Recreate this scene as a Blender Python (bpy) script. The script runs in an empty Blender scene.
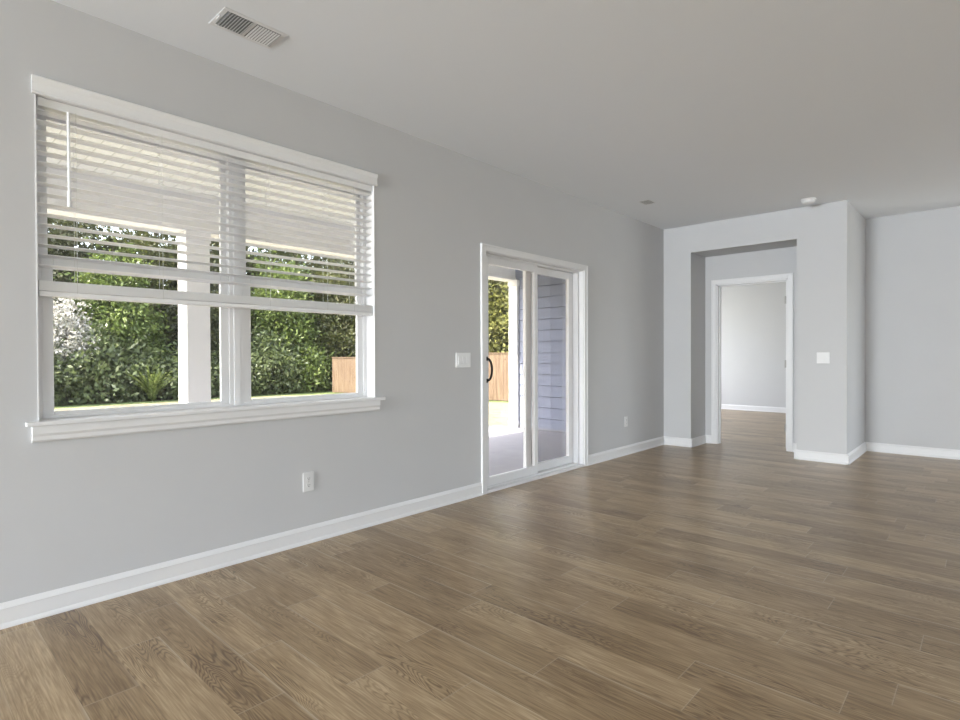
import bpy, bmesh, math, random
from mathutils import Vector, Matrix
import numpy as np

C = bpy.context.scene.collection
scene = bpy.context.scene
R = math.radians

# ------------------------------------------------------------------ camera
cam_d = bpy.data.cameras.new('camera'); cam = bpy.data.objects.new('camera', cam_d); C.objects.link(cam)
fw = Vector((0.73418965, 0.67888488, -0.00899329)); rt = Vector((0.67888288, -0.73423705, -0.00374047)); up = Vector((0.00914255, 0.00335918, 0.99995256))
M = Matrix((rt, up, -fw)).transposed().to_4x4()
M.translation = Vector((0, -3.0883, 1.1507))
cam.matrix_world = M
cam_d.sensor_width = 36; cam_d.lens = 554.39 / 960 * 36; cam_d.clip_end = 200; cam_d.clip_start = .05
scene.camera = cam

# ------------------------------------------------------------------ world, sun, added fill lamps, exposure
w = bpy.data.worlds.new('sky'); scene.world = w; w.use_nodes = True
nt = w.node_tree; nt.nodes.clear()
sky = nt.nodes.new('ShaderNodeTexSky'); sky.sky_type = 'NISHITA'; sky.sun_disc = False
sky.sun_elevation = R(52); sky.sun_rotation = R(-70); sky.dust_density = 2.0; sky.ozone_density = .6
bg = nt.nodes.new('ShaderNodeBackground'); bg.inputs[1].default_value = 1.15
hs = nt.nodes.new('ShaderNodeHueSaturation'); hs.inputs['Saturation'].default_value = .55
wo = nt.nodes.new('ShaderNodeOutputWorld')
nt.links.new(sky.outputs[0], hs.inputs['Color']); nt.links.new(hs.outputs[0], bg.inputs[0]); nt.links.new(bg.outputs[0], wo.inputs[0])

sun_d = bpy.data.lights.new('sun', 'SUN'); sun = bpy.data.objects.new('sun', sun_d); C.objects.link(sun)
sun_d.energy = 12; sun_d.angle = R(1.0); sun_d.color = (1, .96, .88)
SUNDIR = Vector((-.60, .26, .75)).normalized()          # towards the sun
sun.rotation_euler = SUNDIR.to_track_quat('Z', 'Y').to_euler(); sun.location = (-8, 4, 12)

def area(name, loc, direction, sx, sy, energy, col=(1, 1, 1)):
    d = bpy.data.lights.new(name, 'AREA'); d.shape = 'RECTANGLE'; d.size = sx; d.size_y = sy; d.energy = energy; d.color = col
    o = bpy.data.objects.new(name, d); C.objects.link(o); o.location = loc
    o.rotation_euler = Vector(direction).to_track_quat('-Z', 'Z').to_euler()
    return o
# added out-of-view fill lamps, set in made-up openings of the unseen walls
area('rear_fill_lamp', (-8.92, -1.1, 1.35), (1, -.10, .62), 1.7, 2.2, 1220, (.885, .945, 1))
area('side_fill_lamp', (-3.0, -6.92, 1.4), (1.6, 1, .9), 4.0, 2.2, 22, (.885, .945, 1))
area('right_fill_lamp', (8.7, -6.92, 1.35), (0, 1, .02), 1.8, 2.0, 75, (.885, .945, 1))
area('far_room_fill_lamp', (9.8, 2.52, 1.5), (0, -1, -.05), 2.2, 1.7, 75, (.9, .96, 1))


scene.view_settings.view_transform = 'Standard'; scene.view_settings.look = 'None'
scene.view_settings.exposure = 0.12; scene.view_settings.gamma = 1; scene.view_settings.use_curve_mapping = False

# ------------------------------------------------------------------ materials
def mat(name, col, rough=.5, spec=.5, metal=0, bump=None, var=None):
    m = bpy.data.materials.new(name); m.use_nodes = True; t = m.node_tree
    b = t.nodes['Principled BSDF']
    b.inputs['Base Color'].default_value = (*col, 1); b.inputs['Roughness'].default_value = rough
    b.inputs['Specular IOR Level'].default_value = spec; b.inputs['Metallic'].default_value = metal
    tc = t.nodes.new('ShaderNodeTexCoord')
    if bump:
        n = t.nodes.new('ShaderNodeTexNoise'); n.inputs['Scale'].default_value = bump[0]; n.inputs['Detail'].default_value = 3
        bp = t.nodes.new('ShaderNodeBump'); bp.inputs['Strength'].default_value = bump[1]; bp.inputs['Distance'].default_value = bump[2] if len(bump) > 2 else .001
        t.links.new(tc.outputs['Object'], n.inputs['Vector']); t.links.new(n.outputs[0], bp.inputs['Height']); t.links.new(bp.outputs[0], b.inputs['Normal'])
    if var:   # (scale, second colour, low, high)
        n = t.nodes.new('ShaderNodeTexNoise'); n.inputs['Scale'].default_value = var[0]; n.inputs['Detail'].default_value = 5
        r = t.nodes.new('ShaderNodeMapRange'); r.inputs[1].default_value = var[2]; r.inputs[2].default_value = var[3]
        x = t.nodes.new('ShaderNodeMix'); x.data_type = 'RGBA'; x.inputs[6].default_value = (*col, 1); x.inputs[7].default_value = (*var[1], 1)
        t.links.new(tc.outputs['Object'], n.inputs['Vector']); t.links.new(n.outputs[0], r.inputs[0]); t.links.new(r.outputs[0], x.inputs[0])
        t.links.new(x.outputs[2], b.inputs['Base Color'])
    return m

m_wall = mat('wall_paint', (.600, .603, .610), .75, .25, bump=(220, .12, .0006), var=(3, (.59, .593, .60), .3, .7))
m_ceil = mat('ceiling_paint', (.83, .85, .875), .9, .15, bump=(160, .15, .0008))
m_trim = mat('white_trim_paint', (.80, .80, .805), .35, .5, bump=(40, .03))
m_vinyl = mat('white_vinyl', (.80, .80, .81), .4, .5, bump=(60, .02))
m_slat = mat('blind_slat', (.94, .945, .95), .4, .4, bump=(60, .03))
_t = m_slat.node_tree; _tr = _t.nodes.new('ShaderNodeBsdfTranslucent'); _tr.inputs[0].default_value = (1, 1, 1, 1); _mx = _t.nodes.new('ShaderNodeMixShader'); _mx.inputs[0].default_value = .10
_t.links.new(_t.nodes['Principled BSDF'].outputs[0], _mx.inputs[1]); _t.links.new(_tr.outputs[0], _mx.inputs[2]); _t.links.new(_mx.outputs[0], _t.nodes['Material Output'].inputs[0])
m_cord = mat('cord', (.72, .72, .70), .8, .2, bump=(300, .1))
m_plate = mat('white_plastic', (.78, .78, .78), .35, .5, bump=(80, .02))
m_dark = mat('dark_slot', (.02, .02, .02), .6, .3, bump=(80, .05))
m_duct = mat('duct_shadow_grey', (.22, .22, .22), .7, .3, bump=(80, .05))
m_steel_grey = mat('grey_backing', (.30, .30, .30), .7, .3, bump=(80, .05))
m_black = mat('black_metal', (.008, .008, .008), .35, .5, bump=(120, .05))
m_steel = mat('satin_steel', (.45, .44, .42), .35, .5, metal=1, bump=(120, .03))
m_post = mat('white_post_paint', (.88, .88, .88), .5, .4, bump=(30, .05))
m_siding = mat('blue_grey_siding', (.27, .29, .38), .6, .3, bump=(60, .15), var=(14, (.25, .275, .365), .35, .65))
m_conc = mat('concrete', (.38, .365, .39), .85, .2, bump=(90, .3, .002), var=(7, (.42, .405, .425), .35, .65))
m_roof = mat('roof_shingle', (.10, .095, .09), .9, .2, bump=(30, .5, .01))
m_bark = mat('bark', (.085, .065, .045), .9, .2, bump=(25, .8, .02), var=(9, (.15, .125, .09), .4, .6))
m_dirt = mat('leaf_litter', (.12, .085, .05), .95, .1, bump=(20, .8, .03), var=(8, (.20, .14, .08), .4, .6))

def soffit_mat():
    m = mat('beaded_soffit', (.82, .835, .79), .6, .3); t = m.node_tree; b = t.nodes['Principled BSDF']
    tc = t.nodes.new('ShaderNodeTexCoord'); sp = t.nodes.new('ShaderNodeSeparateXYZ'); t.links.new(tc.outputs['Object'], sp.inputs[0])
    mu = t.nodes.new('ShaderNodeMath'); mu.operation = 'MULTIPLY'; mu.inputs[1].default_value = 1 / .127; t.links.new(sp.outputs[0], mu.inputs[0])
    fr = t.nodes.new('ShaderNodeMath'); fr.operation = 'FRACT'; t.links.new(mu.outputs[0], fr.inputs[0])
    r = t.nodes.new('ShaderNodeValToRGB'); e = r.color_ramp.elements
    e[0].position = 0; e[0].color = (.42, .43, .36, 1); e[1].position = .10; e[1].color = (.82, .835, .79, 1)
    t.links.new(fr.outputs[0], r.inputs[0]); t.links.new(r.outputs[0], b.inputs['Base Color'])
    return m
m_soffit = soffit_mat()

def glass_mat():
    m = bpy.data.materials.new('window_glass'); m.use_nodes = True; t = m.node_tree; t.nodes.clear()
    o = t.nodes.new('ShaderNodeOutputMaterial'); mx = t.nodes.new('ShaderNodeMixShader'); tr = t.nodes.new('ShaderNodeBsdfTransparent')
    gl = t.nodes.new('ShaderNodeBsdfGlossy'); fr = t.nodes.new('ShaderNodeFresnel'); fr.inputs[0].default_value = 1.45
    ge = t.nodes.new('ShaderNodeNewGeometry'); mr = t.nodes.new('ShaderNodeMapRange'); mr.inputs[3].default_value = 1.45; mr.inputs[4].default_value = 1 / 1.45
    t.links.new(ge.outputs['Backfacing'], mr.inputs[0]); t.links.new(mr.outputs[0], fr.inputs[0])
    tr.inputs[0].default_value = (.96, .95, .94, 1); gl.inputs['Roughness'].default_value = .0; gl.inputs[0].default_value = (.9, .9, .9, 1)
    t.links.new(fr.outputs[0], mx.inputs[0]); t.links.new(tr.outputs[0], mx.inputs[1]); t.links.new(gl.outputs[0], mx.inputs[2]); t.links.new(mx.outputs[0], o.inputs[0])
    return m
m_glass = glass_mat()

def emit_mat(name, col, s):
    m = bpy.data.materials.new(name); m.use_nodes = True; b = m.node_tree.nodes['Principled BSDF']
    b.inputs['Base Color'].default_value = (*col, 1); b.inputs['Emission Color'].default_value = (*col, 1); b.inputs['Emission Strength'].default_value = s
    return m
m_lamp = emit_mat('lit_lamp_lens', (1, .98, .94), 3)

def floor_mat():
    m = bpy.data.materials.new('vinyl_plank_floor'); m.use_nodes = True; t = m.node_tree; b = t.nodes['Principled BSDF']; L = t.links.new
    N = t.nodes.new
    uv = N('ShaderNodeUVMap'); uv.uv_map = 'grain'
    uvl = N('ShaderNodeUVMap'); uvl.uv_map = 'local'
    at = N('ShaderNodeAttribute'); at.attribute_name = 'tone'
    def mapping(sx, sy):
        k = N('ShaderNodeMapping'); k.inputs['Scale'].default_value = (sx, sy, 1); L(uv.outputs[0], k.inputs[0]); return k
    def noise(src, sc, det, dist=0, rough=.5):
        n = N('ShaderNodeTexNoise'); n.inputs['Scale'].default_value = sc; n.inputs['Detail'].default_value = det; n.inputs['Distortion'].default_value = dist
        n.inputs['Roughness'].default_value = rough
        L(src.outputs[0], n.inputs['Vector']); return n
    def math_(op, a, bb, clamp=False):
        k = N('ShaderNodeMath'); k.operation = op; k.use_clamp = clamp
        for i, v in enumerate((a, bb)):
            if v is None: continue
            if isinstance(v, (int, float)): k.inputs[i].default_value = v
            else: L(v, k.inputs[i])
        return k.outputs[0]
    # contour lines of a stretched noise give the cathedral grain
    n1 = noise(mapping(10.0, 1.5), 1.0, 2.0, .25, .45)
    rings = math_('SINE', math_('MULTIPLY', n1.outputs[0], 210.0), None)
    rings = math_('MULTIPLY', math_('ADD', rings, 1.0), .5)
    rings = math_('POWER', rings, 2.4)
    amp = noise(mapping(5, 1.6), 1.0, 1.0)
    ampv = N('ShaderNodeMapRange'); ampv.inputs[1].default_value = .45; ampv.inputs[2].default_value = .66; L(amp.outputs[0], ampv.inputs[0])
    ringv = math_('MULTIPLY', rings, ampv.outputs[0])
    fib = noise(mapping(170, 7), 1.0, 3.0)
    fib2 = noise(mapping(45, 2.2), 1.0, 3.0, .4)
    blot = noise(mapping(7, 2.4), 1.0, 3.0, .6)
    # value: sum
    v = math_('ADD', math_('MULTIPLY', math_('SUBTRACT', fib.outputs[0], .5), .95), math_('MULTIPLY', math_('SUBTRACT', fib2.outputs[0], .5), .5))
    v = math_('ADD', v, math_('MULTIPLY', math_('SUBTRACT', blot.outputs[0], .5), .38))
    v = math_('ADD', v, math_('MULTIPLY', ringv, -.40))
    v = math_('ADD', v, math_('MULTIPLY', math_('SUBTRACT', at.outputs['Fac'], .5), .26))
    v = math_('ADD', v, .55, True)
    ramp = N('ShaderNodeValToRGB'); e = ramp.color_ramp.elements
    e[0].position = 0; e[0].color = (.105, .057, .022, 1)
    e[1].position = 1; e[1].color = (.58, .45, .28, 1)
    k = e.new(.35); k.color = (.22, .142, .067, 1)
    k = e.new(.62); k.color = (.35, .245, .135, 1)
    L(v, ramp.inputs[0])
    # bevelled edges: pale on one long side, dark hairline on the seam
    sp = N('ShaderNodeSeparateXYZ'); L(uvl.outputs[0], sp.inputs[0])
    def edge(dist, wdt):  # 1 at the seam falling to 0
        mr = N('ShaderNodeMapRange'); mr.inputs[1].default_value = 0; mr.inputs[2].default_value = wdt; mr.inputs[3].default_value = 1; mr.inputs[4].default_value = 0
        L(dist, mr.inputs[0]); return mr.outputs[0]
    W, LN = .163, 1.025
    dark = math_('MAXIMUM', edge(sp.outputs[0], .0022), edge(math_('SUBTRACT', LN, sp.outputs[1]), .0022))
    streak = noise(mapping(3, 1.3), 1.0, 1.0)
    st = N('ShaderNodeMapRange'); st.inputs[1].default_value = .44; st.inputs[2].default_value = .56; L(streak.outputs[0], st.inputs[0])
    pale = math_('MULTIPLY', edge(math_('SUBTRACT', W, sp.outputs[0]), .012), st.outputs[0])
    pale = math_('MAXIMUM', pale, math_('MULTIPLY', edge(sp.outputs[1], .005), .8))
    mx1 = N('ShaderNodeMix'); mx1.data_type = 'RGBA'; L(math_('MULTIPLY', pale, .85), mx1.inputs[0]); L(ramp.outputs[0], mx1.inputs[6]); mx1.inputs[7].default_value = (.50, .41, .30, 1)
    mx2 = N('ShaderNodeMix'); mx2.data_type = 'RGBA'; L(math_('MULTIPLY', dark, .45), mx2.inputs[0]); L(mx1.outputs[2], mx2.inputs[6]); mx2.inputs[7].default_value = (.06, .04, .025, 1)
    L(mx2.outputs[2], b.inputs['Base Color'])
    b.inputs['Roughness'].default_value = .34; b.inputs['Specular IOR Level'].default_value = .5
    b.inputs['Coat Weight'].default_value = .2; b.inputs['Coat Roughness'].default_value = .33
    bp = N('ShaderNodeBump'); bp.inputs['Strength'].default_value = .35; bp.inputs['Distance'].default_value = .0006
    hgt = math_('SUBTRACT', fib.outputs[0], math_('MULTIPLY', dark, 2.0)); hgt = math_('SUBTRACT', hgt, math_('MULTIPLY', ringv, .8))
    L(hgt, bp.inputs['Height']); L(bp.outputs[0], b.inputs['Normal'])
    return m
m_floor = floor_mat()

def lawn_mat():
    m = bpy.data.materials.new('dry_lawn'); m.use_nodes = True; t = m.node_tree; b = t.nodes['Principled BSDF']; L = t.links.new; N = t.nodes.new
    b.inputs['Roughness'].default_value = .95; b.inputs['Specular IOR Level'].default_value = .1
    tc = N('ShaderNodeTexCoord')
    n = N('ShaderNodeTexNoise'); n.inputs['Scale'].default_value = 1.1; n.inputs['Detail'].default_value = 8; n.inputs['Roughness'].default_value = .7; L(tc.outputs['Object'], n.inputs['Vector'])
    r = N('ShaderNodeValToRGB'); e = r.color_ramp.elements
    e[0].position = .34; e[0].color = (.14, .10, .07, 1); e[1].position = .75; e[1].color = (.20, .24, .08, 1)
    k = e.new(.45); k.color = (.25, .215, .14, 1); k = e.new(.56); k.color = (.28, .265, .16, 1)
    L(n.outputs[0], r.inputs[0]); L(r.outputs[0], b.inputs['Base Color'])
    n2 = N('ShaderNodeTexNoise'); n2.inputs['Scale'].default_value = 40; L(tc.outputs['Object'], n2.inputs['Vector'])
    bp = N('ShaderNodeBump'); bp.inputs['Strength'].default_value = .8; bp.inputs['Distance'].default_value = .03; L(n2.outputs[0], bp.inputs['Height']); L(bp.outputs[0], b.inputs['Normal'])
    return m
m_lawn = lawn_mat()
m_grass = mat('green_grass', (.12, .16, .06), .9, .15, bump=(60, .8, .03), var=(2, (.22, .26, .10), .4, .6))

def fence_mat():
    m = bpy.data.materials.new('cedar_board'); m.use_nodes = True; t = m.node_tree; b = t.nodes['Principled BSDF']; L = t.links.new; N = t.nodes.new
    tc = N('ShaderNodeTexCoord'); mp = N('ShaderNodeMapping'); mp.inputs['Scale'].default_value = (7, 7, .8); L(tc.outputs['Object'], mp.inputs[0])
    n = N('ShaderNodeTexNoise'); n.inputs['Scale'].default_value = 1.6; n.inputs['Detail'].default_value = 5; L(mp.outputs[0], n.inputs['Vector'])
    r = N('ShaderNodeValToRGB'); e = r.color_ramp.elements
    e[0].position = .3; e[0].color = (.115, .07, .04, 1); e[1].position = .7; e[1].color = (.20, .14, .085, 1); L(n.outputs[0], r.inputs[0])
    vo = N('ShaderNodeTexVoronoi'); vo.inputs['Scale'].default_value = 3.2; L(tc.outputs['Object'], vo.inputs['Vector'])
    kr = N('ShaderNodeMapRange'); kr.inputs[1].default_value = .06; kr.inputs[2].default_value = .14; kr.inputs[3].default_value = .75; kr.inputs[4].default_value = 0; L(vo.outputs['Distance'], kr.inputs[0])
    mx = N('ShaderNodeMix'); mx.data_type = 'RGBA'; L(kr.outputs[0], mx.inputs[0]); L(r.outputs[0], mx.inputs[6]); mx.inputs[7].default_value = (.05, .022, .01, 1)
    L(mx.outputs[2], b.inputs['Base Color']); b.inputs['Roughness'].default_value = .8
    return m
m_fence = fence_mat()

def leaf_mat(name, c1, c2, c3=None, trans=.35):
    m = bpy.data.materials.new(name); m.use_nodes = True; t = m.node_tree; t.nodes.clear(); L = t.links.new; N = t.nodes.new
    c1, c2, c3 = [tuple(.8 * q for q in c) for c in (c1, c2, c3 or c2)]
    at = N('ShaderNodeAttribute'); at.attribute_name = 'tone'
    r = N('ShaderNodeValToRGB'); e = r.color_ramp.elements; e[0].position = 0; e[0].color = (*c1, 1); e[1].position = .75; e[1].color = (*c2, 1)
    if c3: k = e.new(.97); k.color = (*c3, 1)
    L(at.outputs['Fac'], r.inputs[0])
    d = N('ShaderNodeBsdfPrincipled'); d.inputs['Roughness'].default_value = .45; d.inputs['Specular IOR Level'].default_value = .4; L(r.outputs[0], d.inputs['Base Color'])
    tr = N('ShaderNodeBsdfTranslucent'); L(r.outputs[0], tr.inputs[0])
    mx = N('ShaderNodeMixShader'); mx.inputs[0].default_value = trans; L(d.outputs[0], mx.inputs[1]); L(tr.outputs[0], mx.inputs[2])
    o = N('ShaderNodeOutputMaterial'); L(mx.outputs[0], o.inputs[0])
    return m
lm_deep = leaf_mat('deep_green_leaves', (.022, .028, .010), (.12, .135, .055), (.38, .38, .24))
lm_olive = leaf_mat('olive_leaves', (.055, .070, .022), (.17, .185, .055), (.45, .42, .26))
lm_bright = leaf_mat('bright_green_leaves', (.06, .10, .024), (.27, .35, .09), (.38, .42, .18))
lm_gold = leaf_mat('yellow_green_leaves', (.08, .10, .025), (.36, .36, .10), (.62, .58, .30))
lm_shrub = leaf_mat('shrub_leaves', (.05, .07, .026), (.20, .25, .10), (.46, .50, .30))
lm_pale = leaf_mat('pale_blossom', (.20, .22, .13), (.80, .76, .70), (.9, .87, .84), .3)
lm_fern = leaf_mat('fern_fronds', (.10, .14, .03), (.24, .31, .09), (.4, .44, .18))

# ------------------------------------------------------------------ mesh helpers
class MB:
    def __init__(s): s.v = []; s.f = []
    def box(s, x0, x1, y0, y1, z0, z1):
        if x0 > x1: x0, x1 = x1, x0
        if y0 > y1: y0, y1 = y1, y0
        if z0 > z1: z0, z1 = z1, z0
        n = len(s.v)
        s.v += [(x0, y0, z0), (x1, y0, z0), (x1, y1, z0), (x0, y1, z0), (x0, y0, z1), (x1, y0, z1), (x1, y1, z1), (x0, y1, z1)]
        s.f += [tuple(n + i for i in q) for q in ((0, 3, 2, 1), (4, 5, 6, 7), (0, 1, 5, 4), (1, 2, 6, 5), (2, 3, 7, 6), (3, 0, 4, 7))]
        return s
    def frame(s, x0, x1, z0, z1, y0, y1, wl, wr=None, wb=None, wt=None):   # rectangular ring in the XZ plane
        wr = wl if wr is None else wr; wb = wl if wb is None else wb; wt = wl if wt is None else wt
        s.box(x0, x0 + wl, y0, y1, z0, z1); s.box(x1 - wr, x1, y0, y1, z0, z1)
        s.box(x0 + wl, x1 - wr, y0, y1, z0, z0 + wb); s.box(x0 + wl, x1 - wr, y0, y1, z1 - wt, z1); return s
    def extrude(s, prof, a, b, dirn, out):   # prof: (offset outwards, z); run from a to b (xy) , out = outward unit xy
        n = len(s.v); k = len(prof)
        for P in (a, b):
            for (o, z) in prof: s.v.append((P[0] + out[0] * o, P[1] + out[1] * o, z))
        for i in range(k):
            j = (i + 1) % k
            s.f.append((n + i, n + j, n + k + j, n + k + i))
        s.f.append(tuple(n + i for i in range(k))[::-1]); s.f.append(tuple(n + k + i for i in range(k))); return s
    def tube(s, p0, p1, r, seg=8, r1=None):
        r1 = r if r1 is None else r1
        p0 = Vector(p0); p1 = Vector(p1); d = (p1 - p0).normalized()
        a = d.orthogonal().normalized(); b = d.cross(a); n = len(s.v)
        for P, rr in ((p0, r), (p1, r1)):
            for i in range(seg):
                t = 2 * math.pi * i / seg; q = P + a * math.cos(t) * rr + b * math.sin(t) * rr; s.v.append(tuple(q))
        for i in range(seg):
            j = (i + 1) % seg; s.f.append((n + i, n + j, n + seg + j, n + seg + i))
        s.f.append(tuple(n + i for i in range(seg))[::-1]); s.f.append(tuple(n + seg + i for i in range(seg))); return s
    def lathe(s, c, prof, seg=32):           # prof: (r, z) about a vertical axis
        n = len(s.v); k = len(prof)
        for (r, z) in prof:
            for i in range(seg):
                t = 2 * math.pi * i / seg; s.v.append((c[0] + r * math.cos(t), c[1] + r * math.sin(t), c[2] + z))
        for a in range(k - 1):
            for i in range(seg):
                j = (i + 1) % seg; s.f.append((n + a * seg + i, n + a * seg + j, n + (a + 1) * seg + j, n + (a + 1) * seg + i))
        s.f.append(tuple(n + i for i in range(seg))[::-1]); s.f.append(tuple(n + (k - 1) * seg + i for i in range(seg))); return s
    def build(s, name, m, parent=None, bevel=0, smooth=False, **tags):
        me = bpy.data.meshes.new(name); off = Vector(parent.location) if (parent and not parent.parent) else (Vector(parent.parent.location) if parent else Vector((0, 0, 0)))
        me.from_pydata([tuple(Vector(v) - off) for v in s.v], [], s.f); me.materials.append(m)
        bm = bmesh.new(); bm.from_mesh(me); bmesh.ops.recalc_face_normals(bm, faces=bm.faces); bm.to_mesh(me); bm.free()
        if smooth:
            for p in me.polygons: p.use_smooth = True
        me.update(); o = bpy.data.objects.new(name, me); C.objects.link(o)
        if parent: o.parent = parent
        if bevel:
            b = o.modifiers.new('bevel', 'BEVEL'); b.width = bevel; b.segments = 2; b.limit_method = 'ANGLE'; b.angle_limit = R(40)
        for k, v in tags.items(): o[k] = v
        return o

def empty(name, loc, **tags):
    o = bpy.data.objects.new(name, None); C.objects.link(o); o.location = loc; o.empty_display_size = .1
    for k, v in tags.items(): o[k] = v
    return o
S = 'structure'

# ------------------------------------------------------------------ measures
H = 2.74; D = 6.80; RW = 7.92; DA = 7.27; XB = -9.0; YB = -7.0; XF = 11.97; YF = 2.6
COLY0, COLY1 = -1.98, -1.515       # column
ALC = -.35; HZ = 2.405

# ------------------------------------------------------------------ floor of planks
def build_floor():
    W, LN = .163, 1.025; x_off = .115
    known = {3: -.58, 2: -.90, 4: -.29, 5: -.977, 6: -.41, 9: -.856, 14: -2.465, 15: -2.15, 17: -2.547, 11: -2.274, 12: -2.733, 16: -2.887}
    rnd = random.Random(5)
    rects = [(XB - .1, DA, YB - .1, .05), (DA, XF + .1, YB - .1, YF + .1)]
    V = []; F = []; g = []; l = []; tone = []
    for k in range(-58, 76):
        x0 = x_off + k * W; off = known.get(k, rnd.random() * LN)
        j0 = int(-9 / LN) - 1
        for j in range(-10, 6):
            y0 = (off % LN) + j * LN; y1 = y0 + LN; tn = rnd.random(); go = (rnd.random() * 50, rnd.random() * 50)
            for (a, b, c, d) in rects:
                xa, xb, ya, yb = max(x0, a), min(x0 + W, b), max(y0, c), min(y1, d)
                if xb - xa < 1e-4 or yb - ya < 1e-4: continue
                n = len(V); V += [(xa, ya, 0), (xb, ya, 0), (xb, yb, 0), (xa, yb, 0)]; F.append((n, n + 1, n + 2, n + 3))
                for (X, Y) in ((xa, ya), (xb, ya), (xb, yb), (xa, yb)):
                    l.append((X - x0, Y - y0)); g.append((X - x0 + go[0], Y - y0 + go[1])); tone.append(tn)
    me = bpy.data.meshes.new('floor'); me.from_pydata(V, [], F); me.materials.append(m_floor)
    for nm, dat in (('grain', g), ('local', l)):
        u = me.uv_layers.new(name=nm)
        for i, q in enumerate(dat): u.data[i].uv = q
    a = me.attributes.new('tone', 'FLOAT', 'CORNER')
    for i, q in enumerate(tone): a.data[i].value = q
    o = bpy.data.objects.new('floor', me); C.objects.link(o); o['kind'] = S
build_floor()

# ------------------------------------------------------------------ walls and ceiling
WX0, WX1, WZ0, WZ1 = .470, 2.286, .862, 2.305      # window opening
SX0, SX1, SZ1 = 3.402, 4.908, 2.012                # sliding door opening
T = .15
b = MB()
b.box(XB - .1, WX0, 0, T, 0, H).box(WX0, WX1, 0, T, 0, WZ0).box(WX0, WX1, 0, T, WZ1, H).box(WX1, SX0, 0, T, 0, H).box(SX0, SX1, 0, T, SZ1, H).box(SX1, DA, 0, T, 0, H)
b.build('wall_left', m_wall, kind=S)
b = MB(); b.box(D, DA, ALC, 0, 0, H).box(D, DA, COLY1, ALC, HZ, H).box(D, RW, COLY0, COLY1, 0, H)
b.build('wall_far', m_wall, kind=S)
b = MB(); b.box(DA, DA + .12, -.49, T, 0, H).box(DA, DA + .12, -1.315, -.49, 2.04, H).box(DA, DA + .12, COLY1, -1.315, 0, H)
b.build('wall_alcove', m_wall, kind=S)
MB().box(RW, RW + .12, -3.4, COLY1, 0, H).box(RW, XF + .12, -3.52, -3.4, 0, H).build('wall_right_far', m_wall, kind=S)  # room widened past this corner to hold an added fill lamp
b = MB(); b.box(XB - .1, -5.1, YB - .1, YB, 0, H).box(-.9, 7.7, YB - .1, YB, 0, H).box(-5.1, -.9, YB - .1, YB, 0, .2).box(-5.1, -.9, YB - .1, YB, 2.55, H).box(10.9, XF + .12, YB - .1, YB, 0, H).box(9.8, 10.9, YB - .1, YB, 0, H).box(7.7, 9.8, YB - .1, YB, 0, .2).box(7.7, 9.8, YB - .1, YB, 2.5, H)  # both openings made up for the side and right fill lamps
b.build('wall_right', m_wall, kind=S)
b = MB(); b.box(XB - .1, XB, YB, -2.0, 0, H).box(XB - .1, XB, -.2, 0, 0, H).box(XB - .1, XB, -2.0, -.2, 0, .2).box(XB - .1, XB, -2.0, -.2, 2.5, H)  # opening made up to hold the rear fill lamp
b.build('wall_rear', m_wall, kind=S)
b = MB(); b.box(XF, XF + .12, -2.7, YF, 0, H).box(XF, XF + .12, YB, -3.52, 0, H).build('wall_far_room_end', m_wall, kind=S)
b = MB(); b.box(DA + .12, 8.6, YF, YF + .12, 0, H).box(11.0, XF + .12, YF, YF + .12, 0, H).box(8.6, 11.0, YF, YF + .12, 0, .6).box(8.6, 11.0, YF, YF + .12, 2.4, H)  # opening made up for the added lamp of the far room
b.build('wall_far_room_left', m_wall, kind=S)
MB().box(RW + .12, XF + .12, -2.82, -2.7, 0, H).build('wall_far_room_right', m_wall, kind=S)
b = MB(); b.box(XB - .1, DA, YB - .1, T, H, H + .15).box(DA, XF + .12, YB - .1, YF + .12, H, H + .15)
b.build('ceiling', m_ceil, kind=S)

# baseboards with a shoe moulding
BP = [(0, 0), (.022, 0), (.022, .008), (.017, .017), (.0135, .020), (.0135, .078), (.0145, .080), (.0145, .083), (.005, .103), (.004, .105), (0, .105)]
def base(name, runs, m=m_trim):
    q = MB()
    for a, c, out in runs: q.extrude(BP, a, c, None, out)
    q.build(name, m, kind=S)
base('baseboard_left', [((XB, 0), (3.345, 0), (0, -1)), ((4.968, 0), (D, 0), (0, -1))])
base('baseboard_far', [((D, 0), (D, ALC - .022), (-1, 0)), ((D - .022, ALC), (DA, ALC), (0, -1)), ((D, COLY1 + .022), (D, COLY0 - .022), (-1, 0)), ((D - .022, COLY0), (RW, COLY0), (0, -1)), ((D - .022, COLY1), (DA, COLY1), (0, 1))])
base('baseboard_alcove', [((DA, ALC), (DA, -.433), (-1, 0)), ((DA, -1.372), (DA, COLY1), (-1, 0))])
base('baseboard_right_far', [((RW, COLY0), (RW, -3.54), (-1, 0))])
base('baseboard_far_room', [((XF, -2.7), (XF, YF), (-1, 0))])

# window trim: stool and apron, mullion
b = MB()
b.box(.424, 2.350, -.034, .0, .846, .866).box(WX0, WX1, 0, .095, .846, .866)
b.build('trim_1', m_trim, bevel=.004, kind=S)
b = MB(); b.extrude([(0, .775), (.012, .775), (.018, .783), (.018, .80), (.024, .812), (.024, .846), (0, .846)], (.447, 0), (2.312, 0), None, (0, -1))
b.build('trim_2', m_trim, kind=S)
MB().box(1.368, 1.404, .082, T, .866, WZ1).build('trim_3', m_vinyl, bevel=.002, kind=S)
# painted returns of the window opening
b = MB(); b.box(WX0 - .001, WX0 + .004, -.003, .09, .866, WZ1).box(WX1 - .004, WX1 + .001, -.003, .09, .866, WZ1).box(WX0, WX1, -.0, .09, WZ1 - .004, WZ1 + .001)
b.build('trim_4', m_trim, kind=S)

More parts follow.
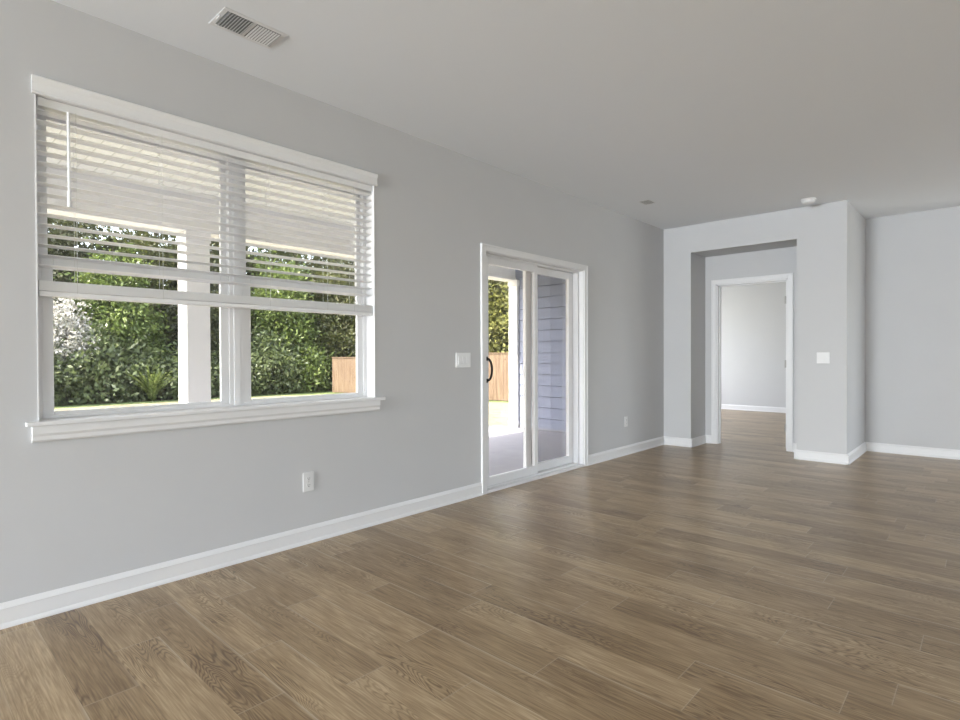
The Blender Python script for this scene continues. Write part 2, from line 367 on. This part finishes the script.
def window(name, x0, x1):
    t = empty(name, ((x0 + x1) / 2, .12, .866), kind=S)
    MB().frame(x0, x1, .866, WZ1, .088, T, .026, wb=.016).build('window_frame', m_vinyl, t, bevel=.002)
    a, c = x0 + .026, x1 - .026
    us = MB().frame(a, c, 1.565, WZ1 - .026, .122, .146, .030, wb=.050, wt=.032).build('upper_sash', m_vinyl, t, bevel=.003)
    MB().box(a + .02, c - .02, .1335, .1345, 1.60, WZ1 - .05).build('glass', m_glass, us)
    ls = MB().frame(a, c, .874, 1.602, .096, .120, .044, wb=.023, wt=.046).build('lower_sash', m_vinyl, t, bevel=.003)
    MB().box(a + .03, c - .03, .1085, .1095, .9, 1.57).build('glass', m_glass, ls)
    xm = (a + c) / 2
    MB().box(xm - .03, xm + .03, .086, .118, 1.602, 1.612).box(xm - .008, xm + .022, .082, .10, 1.612, 1.62).build('sash_lock', m_plate, t, bevel=.002)
window('window_1', WX0 + .004, 1.370)
window('window_2', 1.402, WX1 - .004)

# ------------------------------------------------------------------ sliding glass door
t = empty('door_1', ((SX0 + SX1) / 2, 0, 0), kind=S)
cs = MB()
CP = .057
cs.box(SX0 - CP, SX0, -.016, .0, 0, SZ1 + .055).box(SX1, SX1 + CP, -.016, 0, 0, SZ1 + .055).box(SX0, SX1, -.016, 0, SZ1, SZ1 + .055)
cs.box(SX0 - CP, SX0 - CP + .016, -.021, -.016, 0, SZ1 + .055).box(SX1 + CP - .016, SX1 + CP, -.021, -.016, 0, SZ1 + .055).box(SX0 - CP + .016, SX1 + CP - .016, -.021, -.016, SZ1 + .039, SZ1 + .055)
cs.build('door_casing', m_trim, t, bevel=.003)
b = MB(); b.frame(SX0, SX1, 0, SZ1, .05, T, .030, wb=.032, wt=.022).frame(SX0, SX1, .0, SZ1, -.001, .05, .006, wb=.0, wt=.006)
b.box(SX0, SX1, -.012, .06, 0.0, .022)
b.build('door_frame', m_vinyl, t, bevel=.002)
def panel(name, x0, x1, y0, y1, wl, wr):
    p = MB().frame(x0, x1, .034, SZ1 - .022, y0, y1, wl, wr, .074, .066).build(name, m_vinyl, t, bevel=.003)
    ym = (y0 + y1) / 2; MB().box(x0 + wl - .008, x1 - wr + .008, ym - .0005, ym + .0005, .10, SZ1 - .08).build('glass', m_glass, p)
    return p
p1 = panel('sliding_panel', 3.434, 4.205, .058, .092, .078, .052)
p2 = panel('fixed_panel', 4.085, 4.876, .106, .142, .082, .080)
m_screen = mat('insect_screen', (.10, .10, .11), .8, .2)
_t = m_screen.node_tree; _tr = _t.nodes.new('ShaderNodeBsdfTransparent'); _mx = _t.nodes.new('ShaderNodeMixShader'); _mx.inputs[0].default_value = .24
_t.links.new(_tr.outputs[0], _mx.inputs[1]); _t.links.new(_t.nodes['Principled BSDF'].outputs[0], _mx.inputs[2]); _t.links.new(_mx.outputs[0], _t.nodes['Material Output'].inputs[0])
MB().box(4.150, 4.812, .1465, .1475, .09, SZ1 - .07).build('insect_screen', m_screen, t)
h = MB(); hx = 3.490
pts = []
for i in range(17):
    a = math.pi * i / 16; pts.append((hx, .060 - .058 * math.sin(a) ** .8, 1.026 - .093 * math.cos(a)))
for i in range(16): h.tube(pts[i], pts[i + 1], .0095, 8)
h.box(hx - .010, hx + .010, .053, .058, .915, .950).box(hx - .010, hx + .010, .053, .058, 1.102, 1.137)
h.build('door_handle', m_black, p1, smooth=False)

# ------------------------------------------------------------------ doorway of the far room
t = empty('door_2', (DA, -.9, 0), kind=S)
y0, y1, zt = -1.315, -.49, 2.04
b = MB(); b.box(DA - .016, DA, y1, y1 + CP, 0, zt + CP).box(DA - .016, DA, y0 - CP, y0, 0, zt + CP).box(DA - .016, DA, y0, y1, zt, zt + CP)
b.box(DA - .021, DA - .016, y1 + CP - .015, y1 + CP, 0, zt + CP).box(DA - .021, DA - .016, y0 - CP, y0 - CP + .015, 0, zt + CP).box(DA - .021, DA - .016, y0 - CP + .015, y1 + CP - .015, zt + CP - .015, zt + CP)
b.build('door_casing', m_trim, t, bevel=.003)
b = MB(); b.box(DA - .002, DA + .122, y1 - .018, y1, 0, zt).box(DA - .002, DA + .122, y0, y0 + .018, 0, zt).box(DA - .002, DA + .122, y0, y1, zt - .018, zt)
b.box(DA + .05, DA + .085, y1 - .03, y1 - .018, 0, zt - .018).box(DA + .05, DA + .085, y0 + .018, y0 + .03, 0, zt - .018).box(DA + .05, DA + .085, y0, y1, zt - .03, zt - .018)
b.build('door_jamb', m_trim, t, bevel=.002)
b = MB(); yl = y0 + .020
b.box(DA + .130, DA + .925, yl, yl + .035, .012, zt - .022)
for (za, zb) in ((.12, .95), (1.08, 1.92)):
    b.box(DA + .23, DA + .83, yl + .035, yl + .039, za, zb)
leaf = b.build('door_leaf', m_trim, t, bevel=.003)
kb = MB(); kb.tube((DA + .865, yl + .035, .93), (DA + .865, yl + .065, .93), .012, 12).tube((DA + .865, yl + .06, .93), (DA + .865, yl + .09, .93), .027, 16, .022); kb.build('door_knob', m_steel, leaf)
for zh in (.26, 1.03, 1.80):
    q = MB(); q.tube((DA + .125, yl + .040, zh - .045), (DA + .125, yl + .040, zh + .045), .007, 10).box(DA + .1255, DA + .1295, yl + .004, yl + .036, zh - .045, zh + .045).box(DA + .09, DA + .122, yl - .0025, yl + .0005, zh - .045, zh + .045)
    q.build('hinge', m_steel, t)

# ------------------------------------------------------------------ outdoor structure
b = MB(); b.box(XB - 3, 7.1, T, 3.1, -.45, -.05).build('porch_slab', m_conc, kind=S)
b = MB(); b.box(XB - 3, 7.25, T, 3.25, 2.76, 2.80).build('porch_ceiling', m_soffit, kind=S)
b = MB(); b.box(XB - 3, 7.27, 2.80, 3.04, 2.40, 2.76).box(XB - 3, 7.27, 2.785, 2.80, 2.40, 2.44).build('porch_beam', m_post, bevel=.004, kind=S)
b = MB()
n = len(b.v)
b.v += [(XB - 3.2, 3.3, 2.80), (12.6, 3.3, 2.80), (12.6, -7.5, 2.92), (XB - 3.2, -7.5, 2.92), (XB - 3.2, -2.1, 4.9), (12.6, -2.1, 4.9)]
b.f += [(n, n + 1, n + 5, n + 4), (n + 3, n + 4, n + 5, n + 2), (n, n + 4, n + 3), (n + 1, n + 2, n + 5), (n, n + 3, n + 2, n + 1)]
b.build('house_roof', m_roof, kind=S)
b = MB(); ex = .178; z = -.06; SXP = 7.25
while z < 2.72:
    zt_ = min(z + ex, 2.73); z0_ = z + .007
    nn = len(b.v); ya, yb = T, 2.695
    b.v += [(SXP - .026, ya, z0_), (SXP + .035, ya, z0_), (SXP - .012, ya, zt_), (SXP + .035, ya, zt_), (SXP - .026, yb, z0_), (SXP + .035, yb, z0_), (SXP - .012, yb, zt_), (SXP + .035, yb, zt_)]
    b.f += [tuple(nn + i for i in q) for q in ((0, 1, 3, 2), (4, 6, 7, 5), (0, 2, 6, 4), (1, 5, 7, 3), (0, 4, 5, 1), (2, 3, 7, 6))]
    z += ex
b.box(SXP + .035, DA + .12, T, 2.80, -.5, 2.73).box(SXP, DA + .12, 2.70, 2.80, -.5, 2.73)
b.build('wall_siding', m_siding, kind=S)
MB().box(SXP - .03, SXP, T, 2.70, -.06, -.035).build('trim_5', m_conc, kind=S)
b = MB(); b.v = [(-60, 3.0, -.5), (80, 3.0, -.5), (80, 90, -.5), (-60, 90, -.5), (-60, -60, -.5), (80, -60, -.5)]; b.f = [(0, 1, 2, 3), (4, 5, 1, 0)]
b.build('lawn', m_lawn, kind=S)
# greener grass along the trees and the fence
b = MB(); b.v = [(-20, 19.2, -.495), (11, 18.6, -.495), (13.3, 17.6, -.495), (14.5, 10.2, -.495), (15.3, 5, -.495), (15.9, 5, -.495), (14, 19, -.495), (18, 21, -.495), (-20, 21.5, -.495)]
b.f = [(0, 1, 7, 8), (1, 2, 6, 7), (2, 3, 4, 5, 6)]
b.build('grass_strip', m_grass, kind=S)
b = MB(); b.v = [(-25, 20.6, -.49), (14, 19.6, -.49), (16.3, 4, -.49), (45, 4, -.49), (45, 45, -.49), (-25, 45, -.49)]; b.f = [(0, 1, 2, 3, 4, 5)]
b.build('woodland_floor', m_dirt, kind=S)

# porch posts
def post(x0, x1, ya, yb, label):
    t = empty('porch_post', ((x0 + x1) / 2, (ya + yb) / 2, -.05), label=label, category='post', group='porch posts')
    MB().box(x0, x1, ya, yb, -.05, 2.40).build('shaft', m_post, t, bevel=.005)
    MB().box(x0 - .010, x1 + .010, ya - .010, yb + .010, -.05, .05).build('base_trim', m_post, t, bevel=.004)
    MB().box(x0 - .010, x1 + .010, ya - .010, yb + .010, 2.30, 2.399).build('cap_trim', m_post, t, bevel=.004)
post(2.075, 2.30, 2.80, 3.045, 'square white porch post seen through the left half of the window')
post(7.185, 7.236, 2.715, 2.895, 'square white porch post beside the blue-grey siding, seen through the glass door')

t = empty('porch_ceiling_light', (2.2, 1.46, 2.76), label='round flush white light on the porch ceiling behind the blind', category='light')
MB().lathe((2.2, 1.46, 2.76), [(.10, 0), (.105, -.012), (.09, -.018)]).build('trim_ring', m_post, t)
MB().lathe((2.2, 1.46, 2.76), [(.085, -.012), (.08, -.024), (.02, -.028)]).build('lens', m_lamp, t)

# ------------------------------------------------------------------ fence
def fence():
    A = Vector((13.6, 18.4, 0)); B = Vector((15.0, 9.5, 0)); d = (B - A).normalized(); nrm = Vector((d.y, -d.x, 0))
    if nrm.x > 0: nrm = -nrm                                     # towards the house
    t = empty('wooden_fence', (A.x, A.y, -.5), label='tall natural wood privacy fence at the edge of the lawn, in front of the trees', category='fence')
    rnd = random.Random(3); L_ = 14.4; pw = 2.4; n = int(L_ / pw)
    def P(s, o, z): q = A + d * s + nrm * o; return (q.x, q.y, z)
    def bar(mb, s0, s1, o0, o1, z0, z1):
        k = len(mb.v)
        for z in (z0, z1): mb.v += [P(s0, o0, z), P(s1, o0, z), P(s1, o1, z), P(s0, o1, z)]
        mb.f += [tuple(k + i for i in q) for q in ((0, 3, 2, 1), (4, 5, 6, 7), (0, 1, 5, 4), (1, 2, 6, 5), (2, 3, 7, 6), (3, 0, 4, 7))]
    top = lambda i: 1.04 + min(i, 4) * .05
    for i in range(n):
        q = MB(); s = i * pw
        while s < (i + 1) * pw - .02:
            bar(q, s + .003, min(s + .137, (i + 1) * pw), 0, .016, -.47, top(i) + rnd.uniform(-.006, .006)); s += .14
        q.build('board_panel', m_fence, t)
        q = MB()
        for z in (-.3, .35, .85): bar(q, i * pw, (i + 1) * pw, -.04, 0, z, z + .09)
        q.build('rail', m_fence, t)
        q = MB(); bar(q, i * pw, (i + 1) * pw, -.03, .045, top(i) + .01, top(i) + .045); q.build('cap_board', m_fence, t)
    for i in range(n + 1):
        q = MB(); bar(q, i * pw - .045, i * pw + .045, -.13, -.04, -.5, top(min(i, n - 1)) - .03); q.build('fence_post', m_fence, t)
fence()

# ------------------------------------------------------------------ trees and shrubs
def leaf_cloud(rng, blobs, n, size, per=34, spread=.25, aspect=.5, droop=.3):
    """leaves in clumps spread over the skins of a few ellipsoids; returns verts, faces, tone per face"""
    wts = np.array([b[3] * b[3] * b[4] for b in blobs]); wts /= wts.sum()
    nc = n // per; which = rng.choice(len(blobs), nc, p=wts)
    u = rng.normal(size=(nc, 3)); u /= np.linalg.norm(u, axis=1)[:, None]
    rad = rng.uniform(.62, 1.05, nc) ** .6
    Bc = np.array([b[:3] for b in blobs])[which]; Br = np.array([(b[3], b[3], b[4]) for b in blobs])[which]
    cc = Bc + u * Br * rad[:, None]
    tone_c = rng.beta(1.1, 1.5, nc)
    ctr = np.repeat(cc, per, 0) + rng.normal(size=(nc * per, 3)) * spread * np.array([1, 1, .7])
    out = np.repeat(u, per, 0)
    N = len(ctr)
    a = rng.normal(size=(N, 3)) * .8 + out * .7; a[:, 2] -= droop; a /= np.linalg.norm(a, axis=1)[:, None]
    r = rng.normal(size=(N, 3)); bvec = np.cross(a, r); bvec /= np.linalg.norm(bvec, axis=1)[:, None]
    nn = np.cross(a, bvec)
    s = size * rng.uniform(.6, 1.3, N)[:, None]
    v0 = ctr; v1 = ctr + a * s * .5 + bvec * s * aspect * .5 + nn * s * .08; v2 = ctr + a * s; v3 = ctr + a * s * .5 - bvec * s * aspect * .5 + nn * s * .08
    V = np.stack([v0, v1, v2, v3], 1).reshape(-1, 3)
    tone = np.clip(np.repeat(tone_c, per) * .75 + rng.uniform(0, .35, N), 0, 1)
    return V, tone
def quads_object(name, V, tone, m, parent):
    N = len(V) // 4; me = bpy.data.meshes.new(name)
    me.vertices.add(N * 4); me.vertices.foreach_set('co', V.astype(np.float32).ravel())
    me.loops.add(N * 4); me.loops.foreach_set('vertex_index', np.arange(N * 4, dtype=np.int32))
    me.polygons.add(N); me.polygons.foreach_set('loop_start', np.arange(0, N * 4, 4, dtype=np.int32)); me.polygons.foreach_set('loop_total', np.full(N, 4, dtype=np.int32))
    me.materials.append(m); me.update(calc_edges=True)
    at = me.attributes.new('tone', 'FLOAT', 'FACE'); at.data.foreach_set('value', tone.astype(np.float32))
    o = bpy.data.objects.new(name, me); C.objects.link(o); o.parent = parent; return o
def woody(rng, h, r, blobs, m, parent, name='trunk'):
    b = MB(); p = Vector((0, 0, -.1)); segs = 6; pts = [p]
    for i in range(segs):
        p = p + Vector((rng.normal() * .10, rng.normal() * .10, h / segs)); pts.append(p)
    for i in range(segs): b.tube(pts[i], pts[i + 1], r * (1 - .12 * i), 8, r * (1 - .12 * (i + 1)))
    for bl in blobs:
        tgt = Vector(bl[:3]); i = int(rng.integers(1, segs)); s = pts[i]
        mid = s.lerp(tgt, .5) + Vector((0, 0, -.15)); b.tube(s, mid, r * .45, 6, r * .3); b.tube(mid, tgt, r * .3, 6, r * .12)
        for k in range(3):
            e = tgt + Vector(rng.normal(size=3) * bl[3] * .5); b.tube(mid, e, r * .16, 5, r * .05)
    b.v = [tuple(Vector(v) + parent.location) for v in b.v]
    return b.build(name, m, parent)
TREE = {}
def tree(name, kind, seed, loc, m, h, w, leaves, size, label, cat, group=None, rot=0, low=.12):
    """kind keys a shared mesh; h height, w crown radius"""
    t = empty(name, loc, label=label, category=cat)
    if group: t['group'] = group
    if kind in TREE:
        src = TREE[kind]; t.rotation_euler.z = rot
        for ch in src.children:
            c = ch.copy(); C.objects.link(c); c.parent = t
            if c.name.startswith('foliage'): 
                c.material_slots[0].link = 'OBJECT'; c.material_slots[0].material = m
        t.scale = (w / TREE[kind + '_w'], w / TREE[kind + '_w'], h / TREE[kind + '_h'])
        return t
    rng = np.random.default_rng(seed); blobs = []
    nb = 9
    for i in range(nb):
        f = (i + .5) / nb; z = h * (low + (1 - low) * f) * .95; rr = w * (.62 * math.sin(math.pi * min(1, .25 + .72 * f)) + .12)
        a = rng.uniform(0, 6.28); off = w * .42 * rng.uniform(.5, 1) * (1 - .5 * f)
        blobs.append((off * math.cos(a), off * math.sin(a), z, rr, max(h / nb * 1.1, rr * .75)))
    V, tone = leaf_cloud(rng, blobs, leaves, size)
    keep = (V[::4, 2] > .02); V = V.reshape(-1, 4, 3)[keep].reshape(-1, 3); tone = tone[keep]
    quads_object('foliage', V, tone, m, t)
    woody(rng, h * .7, .05 * w + .04, blobs, m_bark, t)
    TREE[kind] = t; TREE[kind + '_w'] = w; TREE[kind + '_h'] = h
    return t
G = -.49
BACK = 'woodland trees in the back row'
tree('woodland_tree', 'A', 1, (5.0, 24.8, G), lm_deep, 10, 2.8, 30000, .20, 'tall dark green woodland tree behind the bushes, left of the window post', 'tree', BACK, low=.05)
tree('woodland_tree', 'A', 1, (-1.5, 25.0, G), lm_deep, 10.5, 3.0, 0, 0, 'dark woodland tree at the far left end of the back row', 'tree', BACK, 1.1)
tree('woodland_tree', 'B', 2, (1.8, 24.0, G), lm_olive, 9.5, 2.8, 30000, .18, 'olive green woodland tree behind the left window jamb', 'tree', BACK, low=.05)
tree('woodland_tree', 'B', 2, (8.2, 24.2, G), lm_olive, 10, 2.9, 0, 0, 'olive green woodland tree behind the square white window post', 'tree', BACK, 2.1)
tree('woodland_tree', 'A', 1, (11.4, 24.0, G), lm_deep, 10, 2.8, 0, 0, 'dark woodland tree at the left of the right-hand window', 'tree', BACK, 3.3)
tree('woodland_tree', 'B', 2, (14.4, 23.2, G), lm_olive, 9.6, 2.8, 0, 0, 'olive green woodland tree in the middle of the right-hand window', 'tree', BACK, 4.5)
tree('woodland_tree', 'A', 1, (17.6, 22.6, G), lm_deep, 10, 2.9, 0, 0, 'dark woodland tree behind the left end of the wooden fence', 'tree', BACK, 5.2)
tree('woodland_tree', 'C', 3, (6.3, 22.0, G), lm_bright, 6.2, 1.7, 24000, .17, 'light green vine-covered tree just left of the window post', 'tree', low=.05)
tree('woodland_tree', 'C', 3, (12.6, 21.6, G), lm_bright, 6.8, 1.9, 0, 0, 'bushy green tree in the right-hand window, in front of the darker trees', 'tree', None, 2.0)
tree('woodland_tree', 'C', 3, (15.6, 20.6, G), lm_olive, 6.6, 1.9, 0, 0, 'olive tree rising over the left end of the fence', 'tree', None, 3.9)
tree('woodland_tree', 'C', 3, (9.7, 22.2, G), lm_deep, 7.0, 1.9, 0, 0, 'dark bushy tree seen in the narrow gap right of the window post', 'tree', None, 5.0)
tree('woodland_tree', 'D', 4, (18.4, 13.8, G), lm_gold, 8.5, 2.2, 26000, .20, 'yellow-green sunlit tree above the fence in the glass door', 'tree', 'sunlit trees beyond the fence', low=.05)
tree('woodland_tree', 'D', 4, (18.2, 17.6, G), lm_gold, 8.0, 2.2, 0, 0, 'yellow-green tree beyond the fence, farther left than the one framed by the glass door', 'tree', 'sunlit trees beyond the fence', 1.7)
tree('woodland_tree', 'D', 4, (18.8, 9.8, G), lm_gold, 8.0, 2.2, 0, 0, 'yellow-green tree beyond the fence, behind the post by the siding', 'tree', 'sunlit trees beyond the fence', 3.1)
tree('woodland_tree', 'A', 1, (22.6, 16.5, G), lm_olive, 11, 3.0, 0, 0, 'tall olive tree farther back behind the sunlit trees in the glass door', 'tree', None, .6)
tree('woodland_tree', 'A', 1, (22.8, 11.5, G), lm_olive, 11, 3.0, 0, 0, 'tall olive tree at the right behind the fence', 'tree', None, 2.6)

SH = 'bushes at the foot of the woodland'
tree('flowering_shrub', 'P', 9, (4.25, 21.0, G), lm_pale, 3.9, .95, 6500, .15, 'pale whitish blossoming shrub at the left edge of the window', 'shrub', None, low=.35)
tree('leafy_shrub', 'S', 11, (3.5, 20.4, G), lm_shrub, 1.9, 1.1, 8000, .19, 'rounded green bush at the bottom left corner of the window', 'shrub', SH, low=.1)
tree('leafy_shrub', 'S', 11, (5.1, 20.5, G), lm_shrub, 2.3, 1.15, 0, 0, 'rounded green bush below the pale blossoming shrub', 'shrub', SH, 1.2)
tree('leafy_shrub', 'S', 11, (6.4, 20.6, G), lm_shrub, 2.0, 1.1, 0, 0, 'green bush left of the spiky fern', 'shrub', SH, 2.2)
tree('leafy_shrub', 'S', 11, (8.3, 20.5, G), lm_shrub, 1.8, 1.2, 0, 0, 'green bush behind the square window post', 'shrub', SH, 3.0)
tree('leafy_shrub', 'S', 11, (10.1, 20.4, G), lm_shrub, 1.8, 1.1, 0, 0, 'green bush in the gap right of the window post', 'shrub', SH, 4.0)
tree('leafy_shrub', 'S', 11, (11.6, 20.3, G), lm_shrub, 2.4, 1.2, 0, 0, 'light green bush at the bottom left of the right-hand window', 'shrub', SH, 5.0)
tree('leafy_shrub', 'S', 11, (13.3, 20.0, G), lm_bright, 2.0, 1.1, 0, 0, 'light green bush just left of the fence end', 'shrub', SH, .7)
tree('leafy_shrub', 'S', 11, (1.6, 20.6, G), lm_shrub, 2.2, 1.2, 0, 0, 'green bush farthest left, past the window jamb', 'shrub', SH, 2.7)

def fern(loc, label):
    t = empty('fern', loc, label=label, category='fern'); rng = np.random.default_rng(8); V = []; tone = []
    for i in range(90):
        a = rng.uniform(0, 6.28); lean = rng.uniform(.15, .75); L_ = rng.uniform(.9, 1.5); d = np.array([math.cos(a), math.sin(a), 0]); prev = np.zeros(3); side = np.array([-d[1], d[0], 0])
        for k in range(1, 9):
            f = k / 8; p = d * L_ * lean * f ** 1.4 + np.array([0, 0, L_ * (f - .35 * lean * f * f)]); wd = .045 * (1 - f * .8)
            V += [prev - side * wd, prev + side * wd, p + side * wd * .8, p - side * wd * .8]; tone.append(rng.uniform(.2, .95))
            for sg in (-1, 1):
                e = p + side * sg * .12 * (1 - f * .7) + d * .05; V += [prev, p, e, prev * .5 + e * .5]; tone.append(rng.uniform(.2, 1))
            prev = p
    quads_object('frond', np.array(V), np.array(tone), lm_fern, t)
fern((6.75, 19.5, G), 'spiky light green fern at the foot of the trees left of the window post')

# ------------------------------------------------------------------ window blind
def slat_mesh(name, x0, x1, yc, zc, w=.050, th=.003, crown=.0022, tilt=0):
    b = MB(); k = 7; prof = []
    for i in range(k):
        s = -w / 2 + w * i / (k - 1); prof.append((s, crown * (1 - (2 * s / w) ** 2) + th / 2))
    for i in reversed(range(k)):
        s = -w / 2 + w * i / (k - 1); prof.append((s, crown * (1 - (2 * s / w) ** 2) - th / 2))
    c, sn = math.cos(tilt), math.sin(tilt); n = len(b.v); m_ = len(prof)
    for X in (x0, x1):
        for s, z in prof: b.v.append((X, yc + s * c - z * sn, zc + s * sn + z * c))
    for i in range(m_):
        j = (i + 1) % m_; b.f.append((n + i, n + j, n + m_ + j, n + m_ + i))
    b.f.append(tuple(range(n, n + m_))[::-1]); b.f.append(tuple(range(n + m_, n + 2 * m_)))
    return b
bl = empty('window_blind', (1.378, .036, 2.30), label='wide white slatted blind lowered halfway over the double window', category='blind')
X0, X1, YC = .480, 2.276, .037
b = MB(); b.extrude([(0, 2.303), (.010, 2.303), (.013, 2.309), (.010, 2.316), (.010, 2.352), (.016, 2.362), (.020, 2.374), (.016, 2.380), (0, 2.380)], (.458, -.004), (2.303, -.004), None, (0, -1))
b.box(.458, .470, -.008, -.0005, 2.303, 2.38)
b.build('valance', m_slat, bl)
MB().box(X0, X1, .010, .064, 2.262, 2.300).build('headrail', m_slat, bl, bevel=.002)
for i in range(16):
    slat_mesh('slat', X0, X1, YC, 2.243 - i * .0457, tilt=R(-6)).build('slat', m_slat, bl)
for i in range(13):
    slat_mesh('slat', X0, X1, YC, 1.447 + i * .0034, th=.0028).build('slat', m_slat, bl)
MB().box(X0, X1, YC - .026, YC + .026, 1.421, 1.443).build('bottom_rail', m_slat, bl, bevel=.004)
for x in (.62, .98, 1.55, 1.93, 2.13):
    q = MB(); q.tube((x, YC - .027, 1.44), (x, YC - .027, 2.27), .0009, 5).tube((x, YC + .027, 1.44), (x, YC + .027, 2.27), .0009, 5)
    q.build('ladder_cord', m_cord, bl)
MB().tube((.590, -.002, 1.90), (.590, .004, 2.262), .0055, 6).tube((.590, -.002, 1.90), (.590, -.002, 1.83), .008, 8).build('tilt_wand', m_slat, bl)

# ------------------------------------------------------------------ wall plates
def plate_y(name, xc, zc, w, h, label, cat, kind, group=None):          # on the window wall (Y = 0), facing -Y
    t = empty(name, (xc, 0, zc), label=label, category=cat)
    if group: t['group'] = group
    MB().box(xc - w / 2, xc + w / 2, -.006, 0, zc - h / 2, zc + h / 2).build('cover_plate', m_plate, t, bevel=.003)
    return t
t = plate_y('light_switch', 3.142, 1.112, .166, .118, 'three-gang white light switch plate between the window and the glass door', 'light switch', 's')
for k in (-1, 0, 1):
    xc = 3.142 + k * .046
    b = MB(); n = 0; z0_, z1_ = 1.112 - .033, 1.112 + .033
    b.v = [(xc - .016, -.006, z0_), (xc + .016, -.006, z0_), (xc + .016, -.006, z1_), (xc - .016, -.006, z1_), (xc - .016, -.012, z0_), (xc + .016, -.012, z0_), (xc + .016, -.0075, z1_), (xc - .016, -.0075, z1_)]
    b.f = [(0, 3, 2, 1), (4, 5, 6, 7), (0, 1, 5, 4), (1, 2, 6, 5), (2, 3, 7, 6), (3, 0, 4, 7)]
    b.build('rocker', m_plate, t)
def outlet(xc, zc, label):
    t = plate_y('wall_outlet', xc, zc, .074, .118, label, 'outlet', 'o', 'wall outlets')
    for sgn in (-1, 1):
        zz = zc + sgn * .0205
        b = MB(); k = len(b.v); pts = []
        for i in range(20):
            a = 2 * math.pi * i / 20; pts.append((max(-.0145, min(.0145, .0175 * math.cos(a))), .0145 * math.sin(a)))
        b.v = [(xc + p, -.006, zz + q) for p, q in pts] + [(xc + p, -.0085, zz + q) for p, q in pts]
        b.f = [(i, (i + 1) % 20, 20 + (i + 1) % 20, 20 + i) for i in range(20)] + [tuple(range(20))[::-1], tuple(range(20, 40))]
        s = b.build('socket', m_plate, t)
        q = MB(); q.box(xc - .0075, xc - .005, -.009, -.0082, zz - .002, zz + .007).box(xc + .005, xc + .0075, -.009, -.0082, zz - .001, zz + .006).tube((xc, -.009, zz - .0075), (xc, -.0082, zz - .0075), .003, 8)
        q.build('slot', m_dark, s)
    MB().tube((xc, -.0075, zc), (xc, -.006, zc), .003, 10).build('screw', m_steel, t)
outlet(1.779, .376, 'white double wall outlet below the window, left of the glass door')
outlet(5.800, .382, 'small white wall outlet right of the glass door, near the far corner')

# switch on the column (X = D), facing -X
t = empty('light_switch', (D, -1.767, 1.106), label='white two-gang switch plate on the far column beside the doorway', category='light switch')
MB().box(D - .006, D, -1.767 - .060, -1.767 + .060, 1.047, 1.165).build('cover_plate', m_plate, t, bevel=.003)
for k in (-1, 1):
    yc = -1.767 + k * .023
    b = MB(); b.v = [(D - .006, yc - .016, 1.073), (D - .006, yc + .016, 1.073), (D - .006, yc + .016, 1.139), (D - .006, yc - .016, 1.139), (D - .012, yc - .016, 1.073), (D - .012, yc + .016, 1.073), (D - .0075, yc + .016, 1.139), (D - .0075, yc - .016, 1.139)]
    b.f = [(0, 3, 2, 1), (4, 5, 6, 7), (0, 1, 5, 4), (1, 2, 6, 5), (2, 3, 7, 6), (3, 0, 4, 7)]
    b.build('rocker', m_plate, t)

# ------------------------------------------------------------------ ceiling fittings
def register(x0, x1, ya, yb, label, big=True):
    t = empty('ceiling_vent', ((x0 + x1) / 2, (ya + yb) / 2, H), label=label, category='vent')
    m = .022 if big else .009; ym = (ya + yb) / 2
    b = MB(); zt_ = H - .001; zb = H - .0035
    b.box(x0, x1, ya, ya + m, zb, zt_).box(x0, x1, yb - m, yb, zb, zt_).box(x0, x0 + m, ya + m, yb - m, zb, zt_).box(x1 - m, x1, ya + m, yb - m, zb, zt_)
    if big:
        xm = (x0 + x1) / 2; b.box(xm - .008, xm + .008, ya + m, yb - m, zb, zt_)
    b.build('frame', m_plate, t, bevel=.003)
    MB().box(x0 + m, x1 - m, ya + m, yb - m, H - .0025, H - .0008).build('duct', m_duct if big else m_steel_grey, t)
    if big:
        xm = (x0 + x1) / 2
        for (a, c, tl) in ((x0 + m + .004, xm - .008, 1), (xm + .008, x1 - m - .004, -1)):
            q = MB(); n = 9
            for i in range(n):
                xc = a + (c - a) * (i + .5) / n; hw = .0052 if tl > 0 else .0042; k = len(q.v); dz = .0040 if tl > 0 else .0005
                for Y in (ya + m, yb - m):
                    q.v += [(xc - hw, Y, H - .006 - dz * tl), (xc + hw, Y, H - .006 + dz * tl), (xc + hw, Y, H - .0070 + dz * tl), (xc - hw, Y, H - .0070 - dz * tl)]
                q.f += [(k, k + 1, k + 5, k + 4), (k + 1, k + 2, k + 6, k + 5), (k + 2, k + 3, k + 7, k + 6), (k + 3, k, k + 4, k + 7), (k, k + 3, k + 2, k + 1), (k + 4, k + 5, k + 6, k + 7)]
            q.build('louver_bank', m_plate, t)
        MB().box(x0 + .007, x0 + .013, ym - .015, ym + .02, zb - .004, zb).build('damper_lever', m_plate, t)
    else:
        q = MB(); n = 6
        for i in range(n):
            yc = ya + m + (yb - ya - 2 * m) * (i + .5) / n; q.box(x0 + m, x1 - m, yc - .0028, yc + .0028, H - .004, H - .0025)
        q.build('louver_bank', m_plate, t)
register(1.078, 1.384, -.522, -.335, 'white louvred ceiling register above the window')
register(5.368, 5.528, -.495, -.375, 'small ceiling vent near the far end of the window wall', False)
t = empty('smoke_detector', (6.50, -1.69, H), label='round white smoke detector on the ceiling in front of the column', category='smoke detector')
MB().lathe((6.50, -1.69, H), [(.070, 0), (.070, -.010), (.060, -.012)]).build('mounting_base', m_plate, t, smooth=True)
MB().lathe((6.50, -1.69, H), [(.060, -.012), (.062, -.024), (.054, -.040), (.030, -.046), (.008, -.047)]).build('cover', m_plate, t, smooth=True)
